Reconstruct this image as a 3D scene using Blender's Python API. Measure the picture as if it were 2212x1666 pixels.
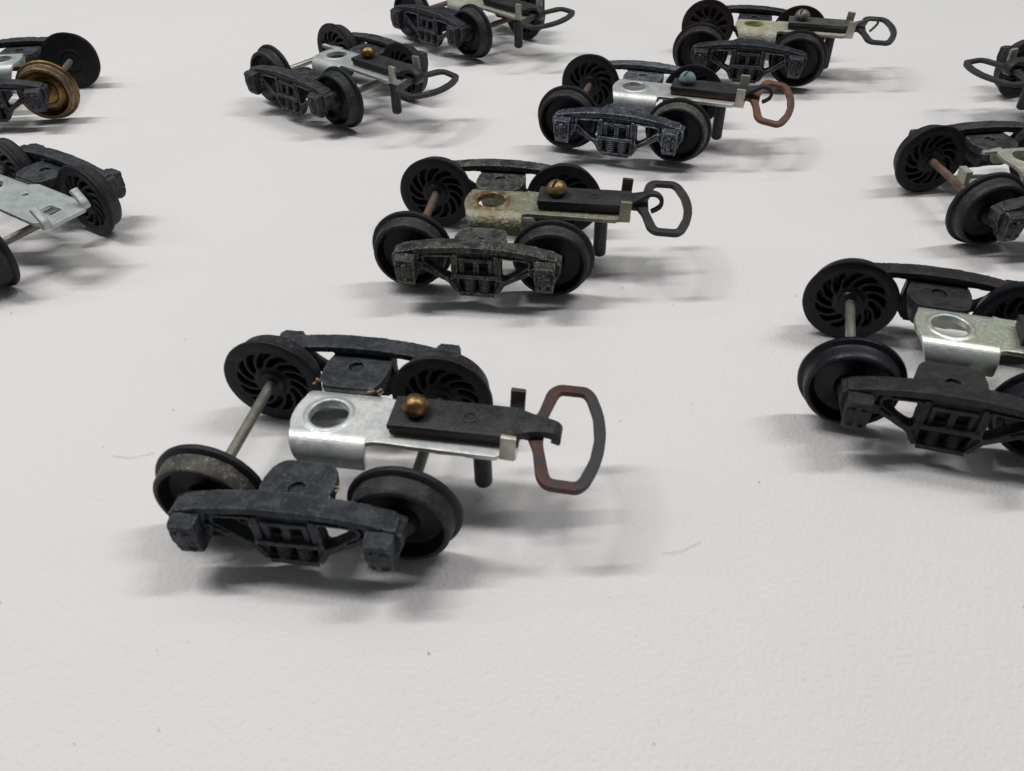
import bpy, bmesh, math, random
from mathutils import Vector, Matrix, noise
S = bpy.context.scene
for o in list(bpy.data.objects): bpy.data.objects.remove(o)
MM = 0.001
# ------------------------------------------------------------------ camera
FPX = 1784.36
cd = bpy.data.cameras.new('camera'); cam = bpy.data.objects.new('camera', cd); S.collection.objects.link(cam)
pitch, roll = math.radians(40.907), math.radians(-1.021)
r = Vector((1, 0, 0)); u = Vector((0, math.sin(pitch), math.cos(pitch))); fw = Vector((0, math.cos(pitch), -math.sin(pitch)))
r2 = math.cos(roll)*r + math.sin(roll)*u; u2 = -math.sin(roll)*r + math.cos(roll)*u
m = Matrix((r2, u2, -fw)).transposed().to_4x4(); m.translation = Vector((0, 0, 0.087646))
cam.matrix_world = m
cd.sensor_width = 36; cd.lens = FPX/2212*36; cd.clip_start = 0.004; cd.clip_end = 20
cd.dof.use_dof = True; cd.dof.focus_distance = 0.185; cd.dof.aperture_fstop = cd.lens/0.46
# lens is in mm: aperture diameter = lens/fstop mm = 0.46 mm
S.camera = cam
# ------------------------------------------------------------------ world, light, exposure
w = bpy.data.worlds.new('World'); S.world = w; w.use_nodes = True
bg = w.node_tree.nodes['Background']; bg.inputs[0].default_value = (0.86, 0.94, 1.0, 1); bg.inputs[1].default_value = 0.09
S.view_settings.view_transform = 'Standard'; S.view_settings.look = 'None'; S.view_settings.gamma = 1
S.view_settings.use_curve_mapping = False; S.view_settings.exposure = 0.0

def tube_light(name, loc, sx, sy, power, col):
    """a fluorescent tube whose long side runs along world X, tipped about X to face the trucks"""
    l = bpy.data.lights.new(name, 'AREA'); l.shape = 'RECTANGLE'; l.size = sx; l.size_y = sy; l.energy = power; l.color = col
    o = bpy.data.objects.new(name, l); S.collection.objects.link(o); o.location = loc
    o.rotation_euler = (math.atan2(0.15-loc[1], loc[2]), 0, math.radians(3))
    return o
for x, y, ln, p, c in ((-0.36, 0.25, .42, 3.5, (1.0, .97, .97)), (0.40, 0.25, .36, 2.2, (1.0, .97, .97)),
                       (0.0, 0.26, 1.5, 1.8, (.985, 1.0, .975)), (-1.0, 0.27, .6, 1.2, (1.0, .96, .975)), (1.0, 0.27, .5, .4, (1.0, .96, .975)),
                       (-0.15, 0.55, 1.0, .6, (.93, 1.0, .92))):
    tube_light('lamp_tube', (x, y, 0.77), ln, 0.020, p, c)

# ------------------------------------------------------------------ materials
def nodes(name):
    m = bpy.data.materials.new(name); m.use_nodes = True
    return m, m.node_tree, m.node_tree.nodes['Principled BSDF']
def coords(t, scale=1000.0):
    tc = t.nodes.new('ShaderNodeTexCoord'); oi = t.nodes.new('ShaderNodeObjectInfo')
    mu = t.nodes.new('ShaderNodeVectorMath'); mu.operation = 'SCALE'; mu.inputs[3].default_value = scale
    t.links.new(tc.outputs['Object'], mu.inputs[0])
    ad = t.nodes.new('ShaderNodeVectorMath'); ad.operation = 'ADD'
    rs = t.nodes.new('ShaderNodeMath'); rs.operation = 'MULTIPLY'; rs.inputs[1].default_value = 57.0
    t.links.new(oi.outputs['Random'], rs.inputs[0])
    t.links.new(mu.outputs[0], ad.inputs[0]); t.links.new(rs.outputs[0], ad.inputs[1])
    return ad.outputs[0]
def nz(t, v, scale, detail=4, rough=0.6, dist=0.0):
    n = t.nodes.new('ShaderNodeTexNoise'); n.inputs['Scale'].default_value = scale; n.inputs['Detail'].default_value = detail
    n.inputs['Roughness'].default_value = rough; n.inputs['Distortion'].default_value = dist
    t.links.new(v, n.inputs['Vector']); return n.outputs['Fac']
def ramp(t, f, a, b, hi=1.0, lo=0.0):
    n = t.nodes.new('ShaderNodeMapRange'); n.inputs[1].default_value = a; n.inputs[2].default_value = b
    n.inputs[3].default_value = lo; n.inputs[4].default_value = hi
    n.interpolation_type = 'SMOOTHSTEP'; t.links.new(f, n.inputs[0]); return n.outputs[0]
def mix(t, f, a, b):
    n = t.nodes.new('ShaderNodeMix'); n.data_type = 'RGBA'
    t.links.new(f, n.inputs[0])
    for s, x in ((6, a), (7, b)):
        if isinstance(x, tuple): n.inputs[s].default_value = (*x, 1)
        else: t.links.new(x, n.inputs[s])
    return n.outputs[2]
def mulf(t, a, b):
    n = t.nodes.new('ShaderNodeMath'); n.operation = 'MULTIPLY'; t.links.new(a, n.inputs[0])
    if isinstance(b, float): n.inputs[1].default_value = b
    else: t.links.new(b, n.inputs[1])
    return n.outputs[0]
def bump(t, bs, h, dist, strength=1.0):
    n = t.nodes.new('ShaderNodeBump'); n.inputs['Distance'].default_value = dist*MM; n.inputs['Strength'].default_value = strength
    t.links.new(h, n.inputs['Height']); t.links.new(n.outputs[0], bs.inputs['Normal'])

def worn(name, base, patch, patch_amt, fleck, fleck_amt, rough=0.6, metal=0.0, edge=None, edge_amt=0.0, bmp=0.12, fine=2.2, spec=0.26, coarse=0.35):
    """weathered surface: base colour, broad patches, small flecks and worn edges"""
    m, t, b = nodes(name); v = coords(t)
    col = mix(t, ramp(t, nz(t, v, coarse, 5, 0.65, 0.4), 0.62-0.3*patch_amt, 0.75-0.2*patch_amt), base, patch)
    f1 = nz(t, v, fine, 6, 0.75); f2 = nz(t, v, 0.5, 3)
    fl = mulf(t, ramp(t, f1, 0.60-0.12*fleck_amt, 0.70-0.05*fleck_amt), ramp(t, f2, 0.40, 0.62, hi=min(1, 0.35+fleck_amt*0.6)))
    col = mix(t, fl, col, fleck)
    if edge:
        g = t.nodes.new('ShaderNodeNewGeometry')
        e = ramp(t, g.outputs['Pointiness'], 0.505, 0.56)
        col = mix(t, mulf(t, mulf(t, e, ramp(t, f1, 0.35, 0.6)), float(edge_amt)), col, edge)
    t.links.new(col, b.inputs['Base Color'])
    t.links.new(ramp(t, f1, 0.3, 0.75, hi=min(1, rough+0.15), lo=rough-0.12), b.inputs['Roughness'])
    b.inputs['Metallic'].default_value = metal; b.inputs['Specular IOR Level'].default_value = spec
    bump(t, b, nz(t, v, fine*0.9, 7, 0.75), bmp)
    return m

M = {}
# castings
M['cast_slate'] = worn('cast_slate', (0.021, 0.025, 0.031), (0.052, 0.058, 0.065), .6, (0.11, 0.115, 0.115), .95, .62, edge=(0.13, 0.14, 0.145), edge_amt=.9, bmp=.2)
M['cast_dusty'] = worn('cast_dusty', (0.017, 0.018, 0.020), (0.060, 0.060, 0.056), .75, (0.27, 0.26, 0.22), 1.0, .75, edge=(0.24, 0.235, 0.21), edge_amt=1.0, bmp=.25)
M['cast_silvered'] = worn('cast_silvered', (0.015, 0.019, 0.029), (0.065, 0.075, 0.095), .6, (0.33, 0.35, 0.37), .75, .5, edge=(0.42, 0.46, 0.52), edge_amt=1.0, bmp=.2)
M['cast_black'] = worn('cast_black', (0.014, 0.016, 0.021), (0.04, 0.043, 0.05), .55, (0.17, 0.18, 0.19), .45, .55, edge=(0.17, 0.18, 0.20), edge_amt=1.0, bmp=.2)
M['cast_grey'] = worn('cast_grey', (0.017, 0.019, 0.023), (0.052, 0.055, 0.058), .7, (0.16, 0.16, 0.15), .5, .72, edge=(0.18, 0.18, 0.17), edge_amt=1.0, bmp=.22)
M['cast_brown'] = worn('cast_brown', (0.017, 0.016, 0.017), (0.034, 0.031, 0.031), .6, (0.085, 0.072, 0.066), .4, .5, edge=(0.07, 0.065, 0.06), edge_amt=.4)
M['cast_pale'] = worn('cast_pale', (0.055, 0.06, 0.068), (0.13, 0.14, 0.155), .7, (0.4, 0.41, 0.42), .6, .5, edge=(0.3, 0.33, 0.37), edge_amt=.8)
# wheels
M['wheel_black'] = worn('wheel_black', (0.005, 0.006, 0.009), (0.010, 0.011, 0.015), .5, (0.05, 0.05, 0.05), .45, .5, bmp=.07, edge=(.04, .04, .045), edge_amt=.5)
M['wheel_glossy'] = worn('wheel_glossy', (0.004, 0.005, 0.008), (0.007, 0.008, 0.012), .5, (0.03, 0.03, 0.035), .1, .36, bmp=.025)
M['wheel_brown'] = worn('wheel_brown', (0.009, 0.0085, 0.0095), (0.026, 0.014, 0.012), .7, (0.07, 0.06, 0.055), .35, .48, bmp=.05)
M['tread_grey'] = worn('tread_grey', (0.020, 0.020, 0.023), (0.042, 0.040, 0.041), .6, (0.15, 0.138, 0.12), .7, .55, metal=.15, bmp=.05)
M['tread_dirty'] = worn('tread_dirty', (0.045, 0.042, 0.040), (0.09, 0.082, 0.07), .7, (0.32, 0.30, 0.24), .9, .6, bmp=.06)
M['tread_dark'] = worn('tread_dark', (0.012, 0.014, 0.019), (0.018, 0.020, 0.026), .5, (0.06, 0.06, 0.065), .2, .38, bmp=.03)
M['brass_worn'] = worn('brass_worn', (0.24, 0.145, 0.045), (0.11, 0.075, 0.038), .6, (0.09, 0.06, 0.035), .5, .38, metal=1.0, bmp=.04)
M['brass_dull'] = worn('brass_dull', (0.12, 0.085, 0.05), (0.22, 0.19, 0.15), .6, (0.06, 0.045, 0.03), .5, .5, metal=.6, bmp=.06)
# sheet metal
M['zinc_bright'] = worn('zinc_bright', (0.66, 0.66, 0.635), (0.52, 0.55, 0.55), .6, (0.34, 0.36, 0.38), .25, .50, metal=.7, bmp=.025)
M['zinc_matt'] = worn('zinc_matt', (0.46, 0.50, 0.49), (0.37, 0.41, 0.40), .6, (0.27, 0.28, 0.28), .3, .5, metal=.45, bmp=.02)
M['zinc_yellow'] = worn('zinc_yellow', (0.58, 0.63, 0.60), (0.58, 0.60, 0.48), .65, (0.40, 0.42, 0.40), .3, .40, metal=.75, bmp=.03, coarse=.2)
M['zinc_stained'] = worn('zinc_stained', (0.27, 0.275, 0.225), (0.25, 0.23, 0.14), .7, (0.55, 0.54, 0.47), .9, .5, metal=.6, bmp=.14, fine=2.6)
def add_ring(m, col, r0, r1):
    t = m.node_tree; b = t.nodes['Principled BSDF']; src = b.inputs['Base Color'].links[0].from_socket
    tc = t.nodes.new('ShaderNodeTexCoord'); sx = t.nodes.new('ShaderNodeSeparateXYZ'); t.links.new(tc.outputs['Object'], sx.inputs[0])
    cb = t.nodes.new('ShaderNodeCombineXYZ'); t.links.new(sx.outputs[0], cb.inputs[0]); t.links.new(sx.outputs[1], cb.inputs[1])
    ln = t.nodes.new('ShaderNodeVectorMath'); ln.operation = 'LENGTH'; t.links.new(cb.outputs[0], ln.inputs[0])
    f = ramp(t, ln.outputs['Value'], r1*MM, r0*MM)
    n = ramp(t, nz(t, coords(t), 1.1, 5, .7), .36, .58)
    t.links.new(mix(t, mulf(t, f, n), src, col), b.inputs['Base Color'])
add_ring(M['zinc_stained'], (0.16, 0.075, 0.025), 3.0, 5.2)
add_ring(M['zinc_bright'], (0.42, 0.45, 0.49), 2.6, 4.2)
def blend_x(m, col, x0, x1):
    t = m.node_tree; b = t.nodes['Principled BSDF']; src = b.inputs['Base Color'].links[0].from_socket
    tc = t.nodes.new('ShaderNodeTexCoord'); sx = t.nodes.new('ShaderNodeSeparateXYZ'); t.links.new(tc.outputs['Object'], sx.inputs[0])
    ad = t.nodes.new('ShaderNodeMath'); ad.operation = 'MULTIPLY_ADD'; ad.inputs[1].default_value = .006
    t.links.new(nz(t, coords(t), .8, 4), ad.inputs[0]); t.links.new(sx.outputs[0], ad.inputs[2])
    t.links.new(mix(t, ramp(t, ad.outputs[0], x0*MM, x1*MM, hi=.9), src, col), b.inputs['Base Color'])
M['zinc_rough'] = worn('zinc_rough', (0.42, 0.41, 0.365), (0.36, 0.36, 0.27), .6, (0.70, 0.68, 0.62), .6, .5, metal=.5, bmp=.2, fine=2.4)
M['tab_metal'] = worn('tab_metal', (0.50, 0.47, 0.41), (0.40, 0.37, 0.31), .6, (0.62, 0.60, 0.54), .4, .45, metal=.7, bmp=.06)
# small metal
M['steel_axle'] = worn('steel_axle', (0.24, 0.23, 0.20), (0.17, 0.17, 0.14), .6, (0.42, 0.42, 0.38), .6, .5, metal=.6, bmp=.1)
M['rusty_axle'] = worn('rusty_axle', (0.17, 0.13, 0.11), (0.16, 0.08, 0.055), .7, (0.32, 0.28, 0.24), .4, .6, metal=.4, bmp=.1)
M['pale_axle'] = worn('pale_axle', (0.38, 0.38, 0.34), (0.30, 0.30, 0.25), .5, (0.52, 0.52, 0.48), .4, .4, metal=.75, bmp=.05)
M['bar_black'] = worn('bar_black', (0.017, 0.019, 0.022), (0.032, 0.033, 0.035), .6, (0.10, 0.095, 0.08), .35, .42, bmp=.03, edge=(.1, .1, .1), edge_amt=.3)
M['bar_grey'] = worn('bar_grey', (0.085, 0.083, 0.078), (0.12, 0.12, 0.11), .6, (0.2, 0.19, 0.17), .5, .5, metal=.3, bmp=.04)
M['rust_link'] = worn('rust_link', (0.095, 0.046, 0.036), (0.050, 0.050, 0.055), .75, (0.17, 0.10, 0.075), .45, .55, metal=.2, bmp=.06)
M['orange_rust'] = worn('orange_rust', (0.15, 0.075, 0.048), (0.085, 0.05, 0.04), .5, (0.26, 0.14, 0.09), .5, .65, bmp=.1)
M['link_black'] = worn('link_black', (0.028, 0.029, 0.031), (0.045, 0.044, 0.043), .5, (0.09, 0.085, 0.08), .3, .5, bmp=.04, edge=(.09, .08, .075), edge_amt=.4)
M['screw_brass'] = worn('screw_brass', (0.33, 0.21, 0.085), (0.15, 0.10, 0.05), .8, (0.09, 0.06, 0.035), .7, .42, metal=1.0, bmp=.03)
M['screw_brass_dull'] = worn('screw_brass_dull', (0.34, 0.22, 0.10), (0.22, 0.17, 0.11), .6, (0.13, 0.09, 0.05), .4, .45, metal=.9, bmp=.07)
M['screw_verdigris'] = worn('screw_verdigris', (0.20, 0.29, 0.30), (0.12, 0.18, 0.19), .6, (0.38, 0.46, 0.46), .5, .65, metal=.2, bmp=.12)
M['screw_steel'] = worn('screw_steel', (0.26, 0.26, 0.22), (0.15, 0.15, 0.13), .6, (0.5, 0.49, 0.44), .5, .45, metal=.7, bmp=.06)

blend_x(M['rust_link'], (0.05, 0.053, 0.06), 36.5, 38.5)
blend_x(M['orange_rust'], (0.06, 0.05, 0.05), 38.0, 40.0)
blend_x(M['zinc_yellow'], (0.58, 0.62, 0.48), 6.0, 12.0)
M['tab_dark'] = worn('tab_dark', (0.07, 0.055, 0.05), (0.11, 0.085, 0.075), .6, (0.22, 0.20, 0.18), .4, .5, metal=.3, bmp=.06)  # far tabs: rusty brown, with a dark reflection painted into the colour
M['zinc_crusty'] = worn('zinc_crusty', (0.40, 0.40, 0.34), (0.34, 0.33, 0.22), .6, (0.78, 0.76, 0.70), 1.1, .6, metal=.35, bmp=.25, fine=2.2)
add_ring(M['zinc_crusty'], (0.42, 0.42, 0.16), 3.0, 5.0)

def table_material():
    m, t, b = nodes('embossed_white_vinyl'); v = coords(t)
    big = nz(t, v, 0.02, 3)
    col = mix(t, ramp(t, big, 0.3, 0.7), (0.715, 0.706, 0.692), (0.74, 0.717, 0.712))
    sp = ramp(t, nz(t, v, 0.55, 2, 0.5), 0.80, 0.83, hi=0.6)
    col = mix(t, sp, col, (0.32, 0.30, 0.28))
    t.links.new(col, b.inputs['Base Color'])
    b.inputs['Roughness'].default_value = 0.62; b.inputs['Specular IOR Level'].default_value = 0.28
    vo = t.nodes.new('ShaderNodeTexVoronoi'); vo.feature = 'SMOOTH_F1'; vo.inputs['Scale'].default_value = 1.5
    vo.inputs['Smoothness'].default_value = 0.6; vo.inputs['Randomness'].default_value = 0.95
    wv = t.nodes.new('ShaderNodeVectorMath'); wv.operation = 'ADD'
    nn = t.nodes.new('ShaderNodeTexNoise'); nn.inputs['Scale'].default_value = 0.9; t.links.new(v, nn.inputs['Vector'])
    t.links.new(v, wv.inputs[0]); t.links.new(nn.outputs['Color'], wv.inputs[1]); t.links.new(wv.outputs[0], vo.inputs['Vector'])
    ad = t.nodes.new('ShaderNodeMath'); ad.operation = 'MULTIPLY_ADD'; ad.inputs[1].default_value = -1.0
    t.links.new(vo.outputs['Distance'], ad.inputs[0]); t.links.new(mulf(t, nz(t, v, 3.0, 2), 0.35), ad.inputs[2])
    bump(t, b, ad.outputs[0], 0.095, 1.0)
    return m
M['table'] = table_material()
M['hair'] = worn('hair', (0.16, 0.14, 0.13), (0.12, 0.11, 0.10), .5, (0.4, 0.38, 0.36), .2, .5)

# ------------------------------------------------------------------ mesh helpers (millimetres until finish())
def new_bm(): return bmesh.new()
def box(bm, x0, x1, y0, y1, z0, z1, taper=0.0):
    """box whose bottom can be narrower than its top by taper (x)"""
    V = [bm.verts.new(p) for p in ((x0+taper, y0, z0), (x1-taper, y0, z0), (x1-taper, y1, z0), (x0+taper, y1, z0),
                                   (x0, y0, z1), (x1, y0, z1), (x1, y1, z1), (x0, y1, z1))]
    for f in ((3, 2, 1, 0), (4, 5, 6, 7), (0, 1, 5, 4), (1, 2, 6, 5), (2, 3, 7, 6), (3, 0, 4, 7)): bm.faces.new([V[i] for i in f])
def prism(bm, pts, a0, a1, axis):
    """closed prism: pts are 2D; axis 'x' -> pts=(y,z), 'y' -> (x,z), 'z' -> (x,y)"""
    def p3(p, a): return {'x': (a, p[0], p[1]), 'y': (p[0], a, p[1]), 'z': (p[0], p[1], a)}[axis]
    A = [bm.verts.new(p3(p, a0)) for p in pts]; B = [bm.verts.new(p3(p, a1)) for p in pts]
    n = len(pts); bm.faces.new(A[::-1]); bm.faces.new(B)
    for i in range(n): bm.faces.new((A[i], A[(i+1) % n], B[(i+1) % n], B[i]))
def curve_prism(bm, outline, holes, a0, a1, axis, bevel=0.0):
    """filled 2D curve with holes, extruded between a0 and a1"""
    cu = bpy.data.curves.new('tmp', 'CURVE'); cu.dimensions = '2D'; cu.fill_mode = 'BOTH'
    for loop in [outline]+holes:
        sp = cu.splines.new('POLY'); sp.points.add(len(loop)-1)
        for q, p in zip(sp.points, loop): q.co = (p[0], p[1], 0, 1)
        sp.use_cyclic_u = True
    h = (a1-a0)/2; cu.extrude = h-bevel; cu.bevel_depth = bevel; cu.bevel_resolution = 2; cu.offset = -bevel
    ob = bpy.data.objects.new('tmp', cu); S.collection.objects.link(ob)
    dg = bpy.context.evaluated_depsgraph_get(); me = bpy.data.meshes.new_from_object(ob.evaluated_get(dg))
    bpy.data.objects.remove(ob); c = (a0+a1)/2
    t = bmesh.new(); t.from_mesh(me); bmesh.ops.remove_doubles(t, verts=t.verts, dist=1e-4)
    for v in t.verts:
        x, y, z = v.co
        v.co = {'z': (x, y, z+c), 'y': (x, z+c, y), 'x': (z+c, x, y)}[axis]
    bmesh.ops.recalc_face_normals(t, faces=t.faces)
    t.to_mesh(me); t.free(); bm.from_mesh(me); bpy.data.meshes.remove(me)
def lathe(bm, prof, seg=64, axis='y', sgn=1, cx=0, cy=0, cz=0):
    """prof: (a, r) along axis; ends closed when r == 0"""
    rings = []
    for a, rr in prof:
        ring = []
        for i in range(seg if rr > 1e-6 else 1):
            th = 2*math.pi*i/seg; c, s = rr*math.cos(th), rr*math.sin(th)
            p = (c, a*sgn, s) if axis == 'y' else (c, s, a) if axis == 'z' else (a, c, s)
            ring.append(bm.verts.new((p[0]+cx, p[1]+cy, p[2]+cz)))
        rings.append(ring)
    for A, B in zip(rings, rings[1:]):
        for i in range(seg):
            j = (i+1) % seg
            if len(A) == 1 and len(B) == 1: break
            if len(A) == 1: bm.faces.new((A[0], B[j], B[i]))
            elif len(B) == 1: bm.faces.new((A[i], A[j], B[0]))
            else: bm.faces.new((A[i], A[j], B[j], B[i]))
def rounded(pts, rad, n=5):
    """round the corners of a closed polygon; rad may be a number or a list"""
    out = []; N = len(pts)
    for i in range(N):
        p = Vector(pts[i]); a = Vector(pts[i-1])-p; b = Vector(pts[(i+1) % N])-p
        rr = rad[i] if isinstance(rad, (list, tuple)) else rad
        d = min(rr, a.length*0.48, b.length*0.48)
        if d < 1e-3: out.append(tuple(p)); continue
        A = p+a.normalized()*d; B = p+b.normalized()*d
        for k in range(n+1):
            t = k/n; q = A*(1-t)**2+p*2*t*(1-t)+B*t*t; out.append((q.x, q.y))
    return out
def circle(cx, cy, rr, n=32): return [(cx+rr*math.cos(2*math.pi*i/n), cy+rr*math.sin(2*math.pi*i/n)) for i in range(n)]
def sweep(bm, path, widths, thick):
    """flat strip along an x-z path, width along y"""
    L = []
    for i, (x, z) in enumerate(path):
        a = Vector(path[max(i-1, 0)]); b = Vector(path[min(i+1, len(path)-1)]); t = (b-a).normalized(); n = Vector((-t.y, t.x))*thick/2
        yc, hw = widths[i]
        L.append([bm.verts.new(p) for p in ((x+n.x, yc-hw, z+n.y), (x+n.x, yc+hw, z+n.y), (x-n.x, yc+hw, z-n.y), (x-n.x, yc-hw, z-n.y))])
    for A, B in zip(L, L[1:]):
        for k in range(4): bm.faces.new((A[k], A[(k+1) % 4], B[(k+1) % 4], B[k]))
    bm.faces.new(L[0][::-1]); bm.faces.new(L[-1])
def spline(pts, n=5):
    """Catmull-Rom through tuples of any dimension"""
    out = []
    for i in range(len(pts)-1):
        p0, p1, p2, p3 = pts[max(i-1, 0)], pts[i], pts[i+1], pts[min(i+2, len(pts)-1)]
        for k in range(n):
            t = k/n
            out.append(tuple(0.5*((2*b)+(-a+c)*t+(2*a-5*b+4*c-d)*t*t+(-a+3*b-3*c+d)*t**3) for a, b, c, d in zip(p0, p1, p2, p3)))
    out.append(tuple(pts[-1])); return out

def finish(name, bm, smooth=True, remesh=None, lump=0.0, lump_scale=1.0, relax=2, bevel=0.0, angle=40, seed=0):
    """bmesh in mm -> mesh datablock in metres; remesh fuses the solids like a casting"""
    bmesh.ops.recalc_face_normals(bm, faces=bm.faces)
    me = bpy.data.meshes.new(name); bm.to_mesh(me); bm.free()
    if remesh or bevel:
        ob = bpy.data.objects.new('tmp', me); S.collection.objects.link(ob)
        if bevel:
            b = ob.modifiers.new('b', 'BEVEL'); b.width = bevel; b.segments = 2; b.limit_method = 'ANGLE'; b.angle_limit = math.radians(35)
        if remesh:
            mo = ob.modifiers.new('r', 'REMESH'); mo.mode = 'VOXEL'; mo.voxel_size = remesh
            if relax:
                sm = ob.modifiers.new('s', 'SMOOTH'); sm.factor = 0.5; sm.iterations = relax
        dg = bpy.context.evaluated_depsgraph_get(); me2 = bpy.data.meshes.new_from_object(ob.evaluated_get(dg))
        bpy.data.objects.remove(ob); bpy.data.meshes.remove(me); me = me2; me.name = name
    if lump:
        me.update()
        off = Vector((seed*13.1, seed*7.7, 3.3))
        N = [v.normal.copy() for v in me.vertices]
        for v, n in zip(me.vertices, N):
            d = noise.noise(v.co*lump_scale+off)+0.5*noise.noise(v.co*lump_scale*2.7+off)
            v.co += n*d*lump
    me.transform(Matrix.Scale(MM, 4))
    if smooth:
        if remesh: me.shade_smooth()
        else:
            me.shade_smooth(); me.set_sharp_from_angle(angle=math.radians(angle))
    return me

# ------------------------------------------------------------------ parts of a truck (x forward to the coupler, y across, z up)
G = {}     # geometry by name
def chord_z(x): return 12.45-1.45*(abs(x)/13.2)**2
def frame_mesh(seed):
    bm = new_bm()
    top = [(x, chord_z(x)-0.35) for x in [14.2-28.4*i/24 for i in range(25)]]
    low = [(-14.4, 7.2), (-13.6, 6.2), (-11.2, 6.2), (-9.9, 7.7), (-5.1, 5.0), (-3.7, 2.9), (-2.8, 2.5), (2.8, 2.5), (3.7, 2.9), (5.1, 5.0), (9.9, 7.7), (11.2, 6.2), (13.6, 6.2), (14.4, 7.2)]
    tri = [(-9.3, 10.1), (-9.3, 9.1), (-5.6, 6.3), (-4.5, 5.9), (-4.4, 10.4)]
    triR = [(-x, z) for x, z in tri]
    sqL = [(-2.1, 7.5), (-0.5, 7.5), (-0.5, 9.5), (-2.1, 9.5)]; sqR = [(-x, z) for x, z in sqL]
    spr = [(-3.1, 3.5), (3.1, 3.5), (3.4, 6.2), (-3.4, 6.2)]
    curve_prism(bm, top+low, [rounded(tri, .6), rounded(triR, .6), rounded(sqL, .2), rounded(sqR, .2), rounded(spr, .4)], 15.3, 16.9, 'y')
    # arched top chord as a shelf
    n = 28; xs = [-14.7+29.4*i/n for i in range(n+1)]
    for a, b in zip(xs, xs[1:]):
        def zz(x):
            e = max(0, abs(x)-13.3); return chord_z(x)-0.9*e*e
        bz = 1.1
        pts = [(a, zz(a)), (b, zz(b)), (b, zz(b)-bz), (a, zz(a)-bz)]
        prism(bm, pts, 14.2, 17.3, 'y')
    for s in (-1, 1):       # chord ends turning down behind the boxes
        prism(bm, [(s*14.9, 10.2), (s*13.4, 11), (s*13.2, 6.9), (s*14.2, 6.9), (s*14.9, 8.3)], 14.4, 17.5, 'y')
        # ribs round the triangles
        T = [(-9.3*-s, 10.1), (-9.3*-s, 9.1), (-5.6*-s, 6.3), (-4.5*-s, 5.9), (-4.4*-s, 10.4)]
        c = Vector((sum(p[0] for p in T)/5, sum(p[1] for p in T)/5))
        big = [tuple(c+(Vector(p)-c)*1.0+(Vector(p)-c).normalized()*0.55) for p in T]
        curve_prism(bm, rounded(big, .8), [rounded(T, .6)], 16.7, 17.4, 'y')
        # lower diagonal brace
        prism(bm, [(s*9.9, 8.5), (s*9.9, 7.7), (s*5.1, 4.9), (s*3.7, 2.7), (s*3.2, 3.4), (s*4.6, 5.7)], 16.3, 17.35, 'y')
        # bolster column guides
        prism(bm, [(s*3.3, 6.6), (s*3.9, 6.6), (s*4.0, 10.9), (s*3.3, 10.9)], 16.6, 17.5, 'y')
        box(bm, min(s*2.2, s*2.9), max(s*2.2, s*2.9), 16.6, 17.25, 7.2, 9.9)
    # bolster end: ledge, lintel, middle post
    box(bm, -3.9, 3.9, 16.5, 17.9, 6.35, 7.05)
    box(bm, -2.9, 2.9, 16.6, 17.45, 9.6, 10.2)
    box(bm, -0.45, 0.45, 16.5, 17.35, 7.0, 9.8)
    box(bm, -3.2, 3.2, 15.0, 15.6, 3.0, 10.5)
    box(bm, -3.2, 3.2, 15.4, 17.5, 2.4, 3.3)
    box(bm, -14.2, -10.2, 15.2, 17.4, 6.4, 11.0); box(bm, 10.2, 14.2, 15.2, 17.4, 6.4, 11.0)
    # horn beside each journal box
    for s in (-1, 1):
        prism(bm, [(s*10.4, 9.3), (s*9.3, 8.9), (s*9.6, 7.6), (s*10.4, 7.2)], 15.5, 17.7, 'y')
    # tongue reaching inwards to the plate
    tg = rounded([(-3.9, 7.4), (3.9, 7.4), (5.0, 10.5), (4.6, 16.2), (-4.0, 16.2), (-4.8, 10.5)], [2.2, 2.2, 1.5, 2.4, 2.4, 1.5])
    curve_prism(bm, tg, [circle(0, 12.0, 1.15, 20)], 9.2, 10.75, 'z')
    curve_prism(bm, rounded([(-3.5, 8.4), (3.5, 8.4), (3.8, 16), (-3.8, 16)], 1.5), [], 6.3, 10.1, 'z')
    curve_prism(bm, rounded([(-3.2, 6.9), (3.2, 6.9), (3.6, 8.0), (-3.6, 8.0)], .5), [], 8.3, 10.3, 'z')
    return finish('side_frame', bm, remesh=0.13, lump=0.085, lump_scale=0.8, relax=1, seed=seed)
def springs_mesh(xc):
    bm = new_bm(); prof = [(0, 0)]
    z = 3.1
    while z < 6.5:
        prof += [(z, 0.86), (z+0.16, 1.02), (z+0.26, 1.02), (z+0.40, 0.86)]; z += 0.46
    prof[0] = (3.1, 0); prof.append((z, 0))
    lathe(bm, prof, 20, 'z', cx=xc, cy=16.4)
    return finish('spring', bm, lump=.03, lump_scale=2)
def journal_mesh(s, seed):
    bm = new_bm(); c = s*12.35
    box(bm, c-1.0, c+1.0, 19.2, 19.8, 7.2, 9.2)
    prism(bm, [(16.4, 10.6), (18.8, 10.6), (19.4, 10.2), (19.6, 8.2), (19.4, 6.1), (18.9, 5.1), (18.0, 4.9), (16.4, 5.6)], c-1.75, c+1.75, 'x')
    me_v = bm.verts[:]
    for v in me_v:
        if v.co.z < 7.9: v.co.x = c+(v.co.x-c)*(0.84 if v.co.z < 5.5 else 0.94 if v.co.z < 6.5 else 1.0)
    box(bm, c-1.5, c+1.5, 18.6, 19.7, 9.5, 10.4)                # lid hinge
    box(bm, c-0.35, c+0.35, 19.3, 20.0, 6.6, 9.6)               # lid rib
    box(bm, c-1.1, c+1.1, 19.0, 19.75, 5.9, 6.4)
    return finish('journal_box', bm, remesh=0.13, lump=0.10, lump_scale=0.8, relax=3, seed=seed)
G['frame'] = [frame_mesh(k) for k in (1, 2)]
G['spring'] = [springs_mesh(-1.35), springs_mesh(1.35)]
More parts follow.
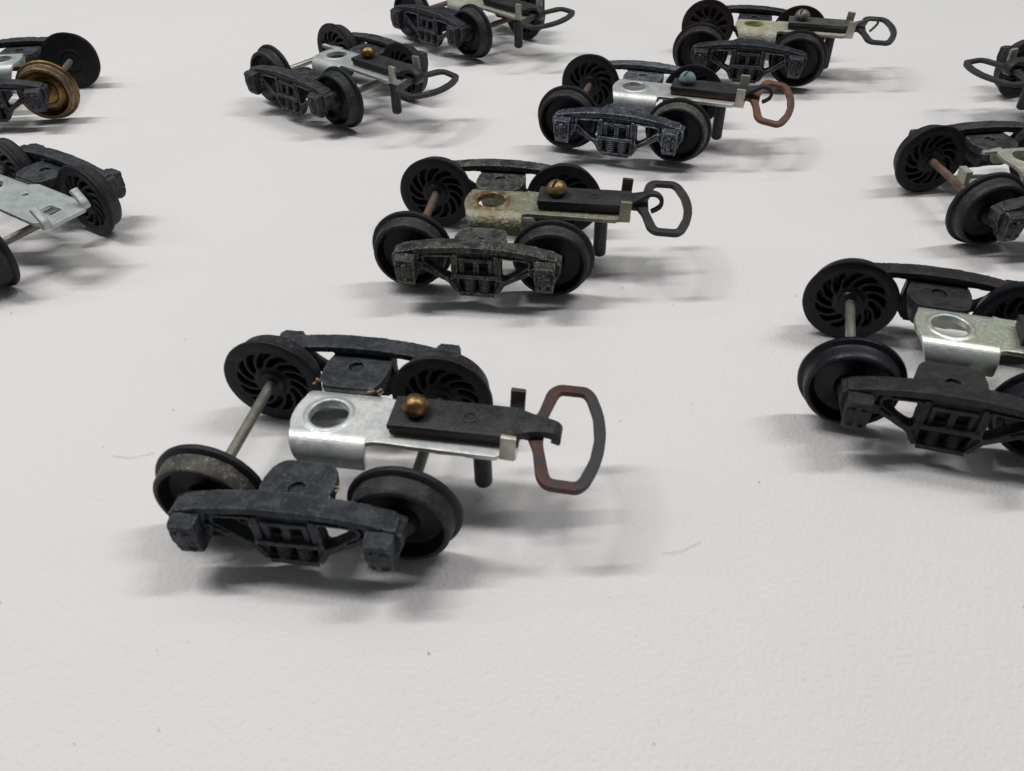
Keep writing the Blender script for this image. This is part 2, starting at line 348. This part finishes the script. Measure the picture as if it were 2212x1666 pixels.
G['journal'] = [[journal_mesh(s, k+5*s) for s in (-1, 1)] for k in (1, 2)]

RF, YF = 7.55, 10.3
def wheel_body(spoked=True, twist=0.13, nsp=13):
    """inner face at y=0, flange next to it, outer face at y=+3.7; axis is y"""
    bm = new_bm(); seg = nsp*18
    # inner face as a polar relief
    R = [0.0, 0.9, 1.5, 1.95, 2.1, 2.3]+[2.5+0.2*i for i in range(18)]+[6.2, 6.6, 7.0, 7.3]
    rings = []
    for rr in R:
        ring = []
        for i in range(seg if rr > 0 else 1):
            th = 2*math.pi*i/seg; y = 0.0
            if rr < 2.0: y = -0.35
            elif rr < 2.2: y = -0.1
            if spoked:
                if 2.3 < rr < 6.2: y += 0.12
                ph = (th*nsp/(2*math.pi)+(rr-2.4)*twist*1.9+0.05*(rr-2.4)**2) % 1.0
                a = abs(ph-0.5)
                ma = max(0, min(1, (0.33-a)/0.2)); mr = max(0, min(1, (rr-2.85)/0.35))*max(0, min(1, (5.45-rr)/0.35))
                y += 1.15*ma*mr
            elif 2.9 < rr < 3.3: y -= 0.25
            ring.append(bm.verts.new((rr*math.cos(th), y, rr*math.sin(th))))
        rings.append(ring)
    # flange edge, tread and dished outer face are other meshes sharing this body
    for rr, y in ((7.5, 0.12), (7.55, 0.4), (7.45, 0.75), (7.1, 1.0), (6.75, 1.1)):
        rings.append([bm.verts.new((rr*math.cos(2*math.pi*i/seg), y, rr*math.sin(2*math.pi*i/seg))) for i in range(seg)])
    for A, B in zip(rings, rings[1:]):
        for i in range(seg):
            j = (i+1) % seg
            if len(A) == 1: bm.faces.new((A[0], B[i], B[j]))
            else: bm.faces.new((A[i], B[i], B[j], A[j]))
    # outer side
    prof = [(3.5, 6.2), (3.62, 5.95), (3.5, 5.75), (2.4, 5.45), (1.75, 5.1), (1.62, 4.6), (1.7, 3.2), (2.1, 2.4), (3.1, 2.1), (3.4, 1.9), (3.5, 1.2), (3.5, 0.0)]
    lathe(bm, prof, 96)
    return finish('wheel', bm, lump=0.03, lump_scale=0.5, angle=32)
def tread_mesh():
    bm = new_bm()
    lathe(bm, [(1.02, 6.9), (1.1, 6.78), (1.35, 6.70), (2.4, 6.62), (3.3, 6.52), (3.5, 6.35), (3.53, 6.15)], 128)
    return finish('tread', bm, lump=0.02, lump_scale=0.6)
def brass_wheel_mesh():
    bm = new_bm()
    lathe(bm, [(0, 0), (0, 7.2), (0.15, 7.5), (0.5, 7.55), (0.8, 7.4), (1.05, 6.8)], 128)
    lathe(bm, [(3.4, 6.1), (3.45, 5.7), (3.0, 5.5), (2.3, 5.0), (1.9, 4.2), (1.8, 3.2), (2.0, 2.9), (2.3, 2.8), (2.3, 0)], 128)
    return finish('wheel', bm, lump=.02, lump_scale=.5, angle=50)
G['wheel'] = wheel_body(); G['wheel_wide'] = wheel_body(twist=-0.12); G['wheel_plain'] = wheel_body(False); G['tread'] = tread_mesh(); G['wheel_brass'] = brass_wheel_mesh()
bm = new_bm(); lathe(bm, [(-17.0, 0), (-17.0, 0.5), (-16.6, 0.76), (16.6, 0.76), (17.0, 0.5), (17.0, 0)], 32); G['axle'] = finish('axle', bm, lump=.03, lump_scale=.7)

def plate_mesh(kind='coupler', lump=.018, lump_scale=.4):
    """pivot plate: rounded head with a hole, sides folded down, long bar forward"""
    bm = new_bm(); T = 0.75; Z = 12.35
    head = [(-4.85+1.35*(abs(y)/4.5)**2.2, y) for y in [-3.4+6.8*i/14 for i in range(15)]]   # left end, y rising
    if kind == 'coupler':
        out = [(6.4, -3.4), (6.5, -4.6), (7.3, -4.3), (9.2, -4.25), (12, -4.4), (23.6, -4.7), (24.1, -4.2), (26.2, -4.2), (26.2, 4.2), (24.1, 4.2), (23.6, 4.7), (12, 4.4), (9.2, 4.25), (7.3, 4.3), (6.5, 4.6), (6.4, 3.4)]
    else:
        out = [(6.4, -3.4), (6.5, -4.4), (8, -4.4), (20.5, -4.9), (21.6, -4.2), (23.6, -4.2), (24.4, -3.4), (24.4, 3.4), (23.6, 4.2), (21.6, 4.2), (20.5, 5.2), (8, 5.6), (6.5, 4.6), (6.4, 3.4)]
    loop = out + [(x, y) for x, y in reversed(head)]
    holes = [circle(0.15, 0, 2.65, 40)]
    if kind != 'coupler':
        holes.append(rounded([(17.2, -1.6), (20.9, -1.6), (20.9, 1.2), (17.2, 1.2)], .6)); holes.append(circle(9.5, 1.5, .55, 14))
    curve_prism(bm, loop, holes, Z-T, Z, 'z')
    # slightly raised rim round the pivot hole
    lathe(bm, [(Z-T-.2, 2.6), (Z-0.02, 2.6), (Z+0.16, 2.75), (Z+0.18, 3.2), (Z+0.05, 3.45), (Z-0.1, 3.55), (Z-T-.2, 3.4), (Z-T-.2, 2.6)], 48, 'z', cx=0.15)
    for s in (-1, 1):        # folded sides
        n = 10; R_ = 2.6; P = [(3.0, Z, 3.0, Z-T, 0.0)]
        for i in range(n+1):
            a = math.pi/2*i/n
            P.append((3.35+R_*math.sin(a), Z-R_+R_*math.cos(a), 3.35+(R_-T)*math.sin(a), Z-R_+(R_-T)*math.cos(a), a/(math.pi/2)))
        P += [(5.97, 9.2, 5.22, 9.2, 1.2), (5.97, 8.7, 5.22, 8.7, 1.45), (5.97, 8.45, 5.22, 8.45, 1.8)]
        L_ = []
        for yo, zo, yi, zi, q in P:
            x0 = -4.28+0.95*q+0.12*q*q; x1 = 6.5-(0 if q < 1.5 else .25)
            L_.append([bm.verts.new(c_) for c_ in ((x0, s*yo, zo), (x1, s*yo, zo), (x1, s*yi, zi), (x0, s*yi, zi))])
        for A, B in zip(L_, L_[1:]):
            for k in range(4): bm.faces.new((A[k], A[(k+1) % 4], B[(k+1) % 4], B[k]))
        bm.faces.new(L_[0][::-1]); bm.faces.new(L_[-1])
    return finish('pivot_plate', bm, remesh=0.10, lump=lump, lump_scale=lump_scale, relax=2)
G['plate'] = plate_mesh(); G['plate_prong'] = plate_mesh('prong'); G['plate_rough'] = plate_mesh(lump=.075, lump_scale=1.6)
def box_mesh(name, args, bev=.12, taper=0): 
    bm = new_bm(); box(bm, *args, taper); return finish(name, bm, bevel=bev)
G['tab'] = [box_mesh('tab', (24.1, 26.1, -4.75, -4.0, 12.0, 16.0), .15), box_mesh('tab', (24.1, 26.1, 4.0, 4.75, 12.0, 16.0), .15)]
def prong_mesh(s):
    bm = new_bm(); y0 = s*4.2
    pts = [(21.6, 12.0), (23.5, 12.1), (24.1, 12.6), (23.7, 13.4), (21.9, 15.2)]
    pts = spline([(22.8, 12.0), (23.7, 12.2), (23.6, 13.0), (22.7, 14.0), (21.6, 15.2)], 5)
    sweep(bm, pts, [(y0, 0.75)]*len(pts), 0.8)
    return finish('prong', bm, bevel=.2)
G['prong'] = [prong_mesh(-1), prong_mesh(1)]
def bar_mesh():
    bm = new_bm(); bt = 14.35
    curve_prism(bm, [(9.1, -2.85), (26.0, -2.85), (26.0, 2.85), (9.1, 2.85)], [], 13.45, bt, 'z', bevel=.1)
    lathe(bm, [(bt-.1, 1.0), (bt+0.12, 0.95), (bt+0.16, .75), (bt+.0, .62), (bt+.0, 0)], 24, 'z', cx=19.6)
    return finish('spring_bar', bm, lump=.02, lump_scale=.4, angle=30)
G['bar'] = bar_mesh()
def hook_mesh(kind):
    bm = new_bm()
    if kind == 'wide':
        P = [(25.6, 13.9, 0, 2.6), (26.6, 13.95, 0, 2.1), (28.2, 13.9, .0, 1.55), (29.6, 13.8, .0, 1.3), (30.6, 13.5, .0, 1.25), (31.0, 12.9, 0, 1.25), (30.8, 12.2, 0, 1.2)]; th = 1.15
    elif kind == 'curl':
        P = [(25.6, 13.9, 0, 2.6), (26.6, 14.1, .2, 1.9), (28.1, 14.7, .3, 1.25), (29.5, 15.3, .3, .75), (30.8, 15.2, .2, .6), (31.6, 14.3, .1, .55), (31.5, 13.2, 0, .5), (30.8, 12.5, -.1, .45), (29.9, 12.0, -.2, .4)]; th = .75
    elif kind == 'thin':
        P = [(25.6, 13.9, 0, 2.6), (26.6, 14.1, .2, 1.6), (28.3, 14.9, .3, .75), (30.2, 15.6, .2, .4), (31.6, 15.6, .1, .35), (32.0, 14.8, .0, .35), (31.3, 13.6, -.1, .33), (30.4, 12.6, -.2, .3)]; th = .55
    else:
        P = [(25.6, 13.9, 0, 2.6), (26.5, 14.1, 0, 1.9), (27.7, 14.5, 0, 1.4), (29.0, 14.5, 0, 1.3), (30.0, 13.7, 0, 1.25), (30.1, 12.6, 0, 1.2), (29.4, 11.9, 0, 1.15)]; th = .9
    Q = spline(P, 5); sweep(bm, [(q[0], q[1]) for q in Q], [(q[2], max(.2, q[3])) for q in Q], th)
    return finish('hook', bm, bevel=.12, lump=.02, lump_scale=.6)
for k in ('wide', 'curl', 'thin', 'short'): G['hook_'+k] = hook_mesh(k)
def link_mesh():
    bm = new_bm()
    outer = [(9.2, -2.6), (24.6, -2.6), (25.8, -1.2), (27.3, -1.3), (28.1, -3.2), (29.0, -8.0), (30.2, -9.5), (34.4, -9.6), (35.6, -8.2), (36.9, -4.4), (37.35, 0),
             (36.9, 4.4), (35.6, 8.2), (34.4, 9.6), (30.2, 9.5), (29.0, 8.0), (28.1, 3.2), (27.3, 1.3), (25.8, 1.2), (24.6, 2.6), (9.2, 2.6)]
    inner = [(29.3, -2.2), (30.5, -7.2), (30.9, -8.0), (33.9, -8.1), (34.4, -7.2), (35.4, -4.0), (35.8, 0), (35.4, 4.0), (34.4, 7.2), (33.9, 8.1), (30.9, 8.0), (30.5, 7.2), (29.3, 2.2)]
    rad = [.1]*4+[.8, 1.2, 1.0, .9, 1.0, 2, 2, 2, 1.0, .9, 1.0, 1.2, .8]+[.1]*4
    curve_prism(bm, rounded(outer, rad), [rounded(inner, .7)], 12.52, 13.42, 'z', bevel=.13)
    return finish('coupler_link', bm, lump=.03, lump_scale=.5, angle=30)
G['link'] = link_mesh()
def screw_mesh(slot):
    bm = new_bm(); R_ = 1.75
    if slot:
        prof = [(14.2, 0), (14.2, .95), (15.0, .95), (15.05, 1.6)]
        for i in range(13):
            a = math.pi/2*i/12; prof.append((15.35+1.75*math.sin(a), max(0, 1.95*math.cos(a))))
    else:
        prof = [(14.2, 0), (14.2, .9), (14.5, .9)]
        for i in range(15):
            a = -math.pi*0.32+(math.pi*0.82)*i/14; prof.append((15.45+R_*0.9*math.sin(a), max(0, R_*math.cos(a))))
    prof[-1] = (prof[-1][0], 0)
    lathe(bm, prof, 40, 'z', cx=12.4)
    if slot:
        d = (0.8, 0.6)
        box(bm, 0, 1, 0, 1, 0, 1)
        bm.verts.ensure_lookup_table(); cube = bm.verts[-8:]
        bmesh.ops.delete(bm, geom=cube, context='VERTS')
    me = bpy.data.meshes.new('screw'); bmesh.ops.recalc_face_normals(bm, faces=bm.faces)
    if not slot: return finish('screw', bm, lump=.03, lump_scale=.9, angle=35)
    bm.to_mesh(me); bm.free(); ob = bpy.data.objects.new('tmp', me); S.collection.objects.link(ob)
    cb = new_bm(); box(cb, -3, 3, -.28, .28, 16.1, 18); bmesh.ops.recalc_face_normals(cb, faces=cb.faces)
    cm = bpy.data.meshes.new('cut'); cb.to_mesh(cm); cb.free(); co = bpy.data.objects.new('cut', cm); S.collection.objects.link(co)
    co.location = (12.4, 0, 0); co.rotation_euler = (0, 0, 1.15); bpy.context.view_layer.update()
    bo = ob.modifiers.new('b', 'BOOLEAN'); bo.operation = 'DIFFERENCE'; bo.object = co; bo.solver = 'EXACT'
    dg = bpy.context.evaluated_depsgraph_get(); me2 = bpy.data.meshes.new_from_object(ob.evaluated_get(dg))
    bpy.data.objects.remove(ob); bpy.data.objects.remove(co)
    nb = new_bm(); nb.from_mesh(me2)
    return finish('screw', nb, lump=.03, lump_scale=.9, angle=35)
G['screw'] = screw_mesh(False); G['screw_slot'] = screw_mesh(True)
bm = new_bm(); lathe(bm, [(1.9, 0), (1.9, .7), (2.25, 1.15), (2.6, 1.25), (12.0, 1.25), (12.0, 0)], 32, 'z', cx=20.9); G['pin'] = finish('trip_pin', bm, lump=.03, lump_scale=.5)
bm = new_bm(); sweep(bm, *(lambda Q: ([(q[0], q[1]) for q in Q], [(q[2], q[3]) for q in Q]))(spline([(-2.5, 12.0, 3.9, .9), (-4.5, 12.1, 3.6, .75), (-6.3, 12.3, 3.0, .6), (-7.8, 12.6, 2.4, .55)], 4)), .8)
G['lug'] = finish('lug', bm, bevel=.25, lump=.08, lump_scale=.8)
bm = new_bm(); box(bm, -13.4, -11.9, -2.6, 0.4, 8.1, 11.1, .3); box(bm, -12.6, -6.5, -2.4, -0.6, 8.0, 8.7); G['clip'] = finish('axle_clip', bm, remesh=.15, relax=3)

bm = new_bm(); rr = random.Random(2)
for i in range(26):
    x, y, z = (rr.uniform(2.4, 5.6), rr.uniform(5.6, 7.2), rr.uniform(10.7, 11.6)) if i < 14 else (rr.uniform(-5.4, -4.6), rr.uniform(7.5, 10.5), rr.uniform(9.6, 10.8)) if i < 20 else (rr.uniform(3.8, 5.2), rr.uniform(-11, -13), rr.uniform(10.4, 10.9))
    bmesh.ops.create_icosphere(bm, subdivisions=2, radius=rr.uniform(.08, .24), matrix=Matrix.Translation((x, y, z)) @ Matrix.Diagonal((1.2, .9, .7, 1)))
G['crumb'] = finish('glue_residue', bm, lump=.05, lump_scale=2.5)
M['glue'] = worn('glue', (0.30, 0.20, 0.13), (0.40, 0.30, 0.22), .5, (0.5, 0.42, 0.33), .5, .6)
# ------------------------------------------------------------------ assembling trucks
def part(name, me, mat, parent, loc=(0, 0, 0), rot=(0, 0, 0), label=None):
    if not len(me.materials): me.materials.append(M[mat])
    o = bpy.data.objects.new(name, me); S.collection.objects.link(o); o.parent = parent
    o.location = Vector(loc)*MM; o.rotation_euler = rot
    o.material_slots[0].link = 'OBJECT'; o.material_slots[0].material = M[mat]
    if label: o['label'] = label
    return o
rng = random.Random(4)
def truck(pos, yaw, label, frame='cast_slate', frame_far=None, wheel='wheel_black', tread='tread_grey', treads=None, axle=('steel_axle', 'steel_axle'),
          plate='zinc_bright', tab='tab_metal', bar='bar_black', link='link_black', link_pose=(0, 0, 0), hook='curl', screw='screw_brass', slot=True,
          spoke='wheel', kind='coupler', tilt=(0, 0), lug=False, clip=False, brass_near=None, wheel_label=None, dz=0.0, frame_tilt=(0, 0), frame_lean=(0, 0), crumbs=False, dark_tab=False):
    t = bpy.data.objects.new('train_truck', None); S.collection.objects.link(t); t.empty_display_size = .005
    t.location = (pos[0]*MM, pos[1]*MM, dz*MM); t.rotation_euler = (tilt[0], tilt[1], math.radians(yaw))
    t['label'] = label; t['category'] = 'model train truck'; t['group'] = 'small model railway trucks laid out on the white table'
    for k, s in enumerate((-1, 1)):            # side frames: k=0 near (-y), k=1 far (+y)
        rz = math.pi if s < 0 else 0.0
        fm = frame if (s < 0 or not frame_far) else frame_far
        f = part('side_frame', G['frame'][k], fm, t, rot=(frame_tilt[k], frame_lean[k], rz))
        for j in (0, 1): part('journal_box', G['journal'][k][j], fm, f)
        for j in (0, 1): part('spring', G['spring'][j], fm, f)
    n = 0
    for xi, x in enumerate((-12.97, 12.97)):
        a = part('axle', G['axle'], axle[xi], t, (x, 0, RF), (0, rng.uniform(0, 6), 0))
        for s in (-1, 1):
            near_brass = brass_near == (xi, s)
            wm = part('wheel', G['wheel_brass' if near_brass else spoke], 'brass_worn' if near_brass else wheel, t, (x, s*YF, RF),
                      (0, rng.uniform(0, 6.28), 0 if s > 0 else math.pi), 'tarnished brass wheel' if near_brass else None)
            tm = treads[n] if treads else tread
            part('tread', G['tread'], 'brass_dull' if near_brass else tm, wm); n += 1
    if kind == 'coupler':
        p = part('pivot_plate', G['plate_rough' if plate in ('zinc_stained', 'zinc_rough', 'zinc_crusty') else 'plate'], plate, t)
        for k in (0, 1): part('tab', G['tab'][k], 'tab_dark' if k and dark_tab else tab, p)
        if lug: part('lug', G['lug'], plate, p)
        b = part('spring_bar', G['bar'], bar, t); part('hook', G['hook_'+hook], link if hook == 'curl_rust' else bar, b)
        lp, lr, ly = link_pose; c = Vector((25, 0, 13))
        lm = G['link'].copy()
        R_ = Matrix.Rotation(ly, 3, 'Z') @ Matrix.Rotation(lp, 3, 'Y') @ Matrix.Rotation(lr, 3, 'X')
        for v in lm.vertices:               # the ring is bent where it leaves the bar
            p_ = v.co/MM
            if p_.x > 25.2: v.co = (R_ @ (p_-c)+c)*MM
        part('coupler_link', lm, link, t)
        for k in (0, 1):
            tb = [o_ for o_ in p.children if o_.name.startswith('tab')][k]; a_ = rng.uniform(-.09, .09); cc = Vector((25, (-4.4, 4.4)[k], 12.3)); Rt = Matrix.Rotation(a_, 3, 'Y') @ Matrix.Rotation(rng.uniform(-.05, .05), 3, 'X')
            tb.rotation_euler = Rt.to_euler(); tb.location = (cc-Rt @ cc)*MM
        part('screw', G['screw_slot' if slot else 'screw'], screw, t)
        part('trip_pin', G['pin'], 'bar_black', t)
    else:
        p = part('pivot_plate', G['plate_prong'], plate, t)
        for k in (0, 1): part('prong', G['prong'][k], plate, p)
    if crumbs: part('glue_residue', G['crumb'], 'glue', t)
    if clip: part('axle_clip', G['clip'], 'zinc_rough', t)
    return t

# the table
def table():
    bm = bmesh.new(); nx, ny = 240, 260
    X0, X1, Y0, Y1 = -1.6, 1.6, -0.6, 2.4
    def warp(i, n, a, b, c, d):       # finer cells in the middle
        t_ = i/n
        return a+(b-a)*t_
    xs = [-1.6+0.1*i for i in range(13)]+[-0.36+0.006*i for i in range(121)]+[0.4+0.1*i for i in range(13)]
    ys = [-0.6+0.1*i for i in range(6)]+[0.0+0.006*i for i in range(92)]+[0.6+0.1*i for i in range(19)]
    def h(x, y):
        z = 0
        for (ax, ay, bx, by, amp, wd) in ((-0.02, 0.275, 0.045, 0.235, .00016, .006), (0.035, 0.195, 0.11, 0.155, .00016, .006), (0.07, 0.20, 0.16, 0.185, .00012, .005)):
            d = Vector((bx-ax, by-ay)); L = d.length; d /= L; q = Vector((x-ax, y-ay)); s = q.dot(d)/L; e = abs(q.x*d.y-q.y*d.x)
            if -.3 < s < 1.3: z += amp*math.exp(-(e/wd)**2)*math.exp(-max(0, abs(s-.5)-.5)**2*20)
        return z-0.00022
    V = [[bm.verts.new((x, y, h(x, y))) for x in xs] for y in ys]
    for j in range(len(ys)-1):
        for i in range(len(xs)-1): bm.faces.new((V[j][i], V[j][i+1], V[j+1][i+1], V[j+1][i]))
    me = bpy.data.meshes.new('table_top'); bm.to_mesh(me); bm.free(); me.shade_smooth(); me.materials.append(M['table'])
    o = bpy.data.objects.new('table_top', me); S.collection.objects.link(o); o['kind'] = 'structure'
table()

truck((-24.8, 81.7), -9.7, 'slate grey truck nearest the camera, round brass screw head and brown rusted coupler ring',
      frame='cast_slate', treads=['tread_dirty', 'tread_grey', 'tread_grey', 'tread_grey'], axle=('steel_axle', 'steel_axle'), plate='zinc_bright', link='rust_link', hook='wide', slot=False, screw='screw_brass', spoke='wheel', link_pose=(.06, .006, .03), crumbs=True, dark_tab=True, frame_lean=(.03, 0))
truck((-3.4, 140.2), -8.7, 'dusty brown-grey truck in the middle, stained plate, slotted brass screw and black coupler ring',
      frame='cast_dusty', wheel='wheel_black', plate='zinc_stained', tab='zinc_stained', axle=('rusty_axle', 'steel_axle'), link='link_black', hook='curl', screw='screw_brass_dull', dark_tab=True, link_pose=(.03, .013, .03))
truck((30.2, 194.8), -18.9, 'truck with blue-green corroded screw, orange rusted coupler ring and silvery worn side frame',
      frame='cast_silvered', frame_far='cast_pale', plate='zinc_bright', tab='tab_metal', axle=('rusty_axle', 'rusty_axle'), link='orange_rust', hook='curl', screw='screw_verdigris', link_pose=(.15, .12, .03), treads=['tread_grey', 'tread_grey', 'tread_dirty', 'tread_grey'])
truck((68.9, 238.4), -16.1, 'truck at top right with brown-edged wheels, pale rough plate and thin wire hook',
      frame='cast_black', wheel='wheel_brown', tread='tread_grey', plate='zinc_crusty', bar='bar_grey', link='link_black', hook='thin', screw='screw_steel', spoke='wheel_wide', link_pose=(.01, .04, .01))
truck((-44.3, 219.9), -39.6, 'dark truck turned at an angle, golden screw head, between brass-wheeled truck and top-edge truck',
      frame='cast_grey', plate='zinc_matt', tab='tab_metal', axle=('pale_axle', 'steel_axle'), link='link_black', hook='short', screw='screw_brass', lug=True, tread='tread_grey', link_pose=(.14, -.05, .08))
truck((-11.3, 268.2), -43.9, 'dark truck cut off by the top edge of the photo, black ring pointing right',
      frame='cast_black', plate='zinc_rough', tab='zinc_rough', axle=('rusty_axle', 'rusty_axle'), link='link_black', hook='short', screw='screw_steel', link_pose=(.05, 0, .03))
truck((65.7, 98.3), -17.7, 'brown-black truck at the lower right with glossy black wheels and shiny yellowish plate',
      frame='cast_brown', wheel='wheel_glossy', tread='tread_dark', plate='zinc_yellow', axle=('pale_axle', 'pale_axle'), link='link_black', spoke='wheel', tilt=(-.018, -.008), dz=.15)
truck((104.0, 154.3), 5.9, 'grey truck at the right edge with rusty axle, behind the brown-black truck',
      frame='cast_grey', wheel='wheel_black', plate='zinc_rough', axle=('rusty_axle', 'steel_axle'), lug=True, clip=True)
truck((-102.2, 149.5), -31.3, 'truck without coupler at the left edge, its bare zinc plate ending in two bent prongs',
      frame='cast_slate', plate='zinc_matt', axle=('rusty_axle', 'steel_axle'), kind='prong')
truck((-132.1, 221.0), 186.5, 'truck at the upper left edge with one tarnished brass wheel',
      frame='cast_slate', wheel='wheel_black', plate='zinc_matt', spoke='wheel_plain', brass_near=(0, 1), axle=('steel_axle', 'steel_axle'))
truck((150.0, 208.0), 196.0, 'truck at the upper right edge, its black coupler ring pointing left',
      frame='cast_black', plate='zinc_rough', link='link_black', hook='short', link_pose=(.075, .05, -.06))

# hairs and lint on the table
def hair(px, label):
    bm = new_bm(); P = spline(px, 8); rings = []
    for i, p in enumerate(P):
        r_ = 0.02*(1 if 0 < i < len(P)-1 else .3)
        rings.append([bm.verts.new((p[0], p[1]+r_*math.cos(a), p[2]+r_*math.sin(a))) for a in (0, 1.57, 3.14, 4.71)])
    for A, B in zip(rings, rings[1:]):
        for k in range(4): bm.faces.new((A[k], A[(k+1) % 4], B[(k+1) % 4], B[k]))
    me = finish('hair', bm); me.materials.append(M['hair'])
    o = bpy.data.objects.new('hair', me); S.collection.objects.link(o); o['label'] = label; o['category'] = 'hair'
def ground(px, py, z=0.0):
    d = fw+((px-1106)/FPX)*r2-((py-833)/FPX)*u2; k = (z-87.646)/d.z
    return (d.x*k, d.y*k, z)
hair([ground(240, 984, .02), ground(285, 988, .05), ground(335, 977, .02)], 'fine dark hair on the table left of the nearest truck')
hair([ground(1430, 1195, .02), ground(1470, 1190, .05), ground(1515, 1168, .02)], 'fine dark hair on the table right of the nearest truck')
bm = new_bm(); rr = random.Random(9)
for i in range(90):
    x, y, _ = ground(rr.uniform(-60, 2270), rr.uniform(0, 1666)); q = rr.uniform(.03, .10)
    bmesh.ops.create_icosphere(bm, subdivisions=1, radius=q, matrix=Matrix.Translation((x, y, q*.2)) @ Matrix.Rotation(rr.uniform(0, 3), 4, 'Z') @ Matrix.Diagonal((rr.uniform(.8, 2.4), .8, .5, 1)))
me = finish('dust_specks', bm); me.materials.append(M['hair'])
o = bpy.data.objects.new('dust_specks', me); S.collection.objects.link(o); o['kind'] = 'stuff'; o['label'] = 'tiny dark dust specks scattered over the table'; o['category'] = 'dust'
S.render.engine = 'CYCLES'
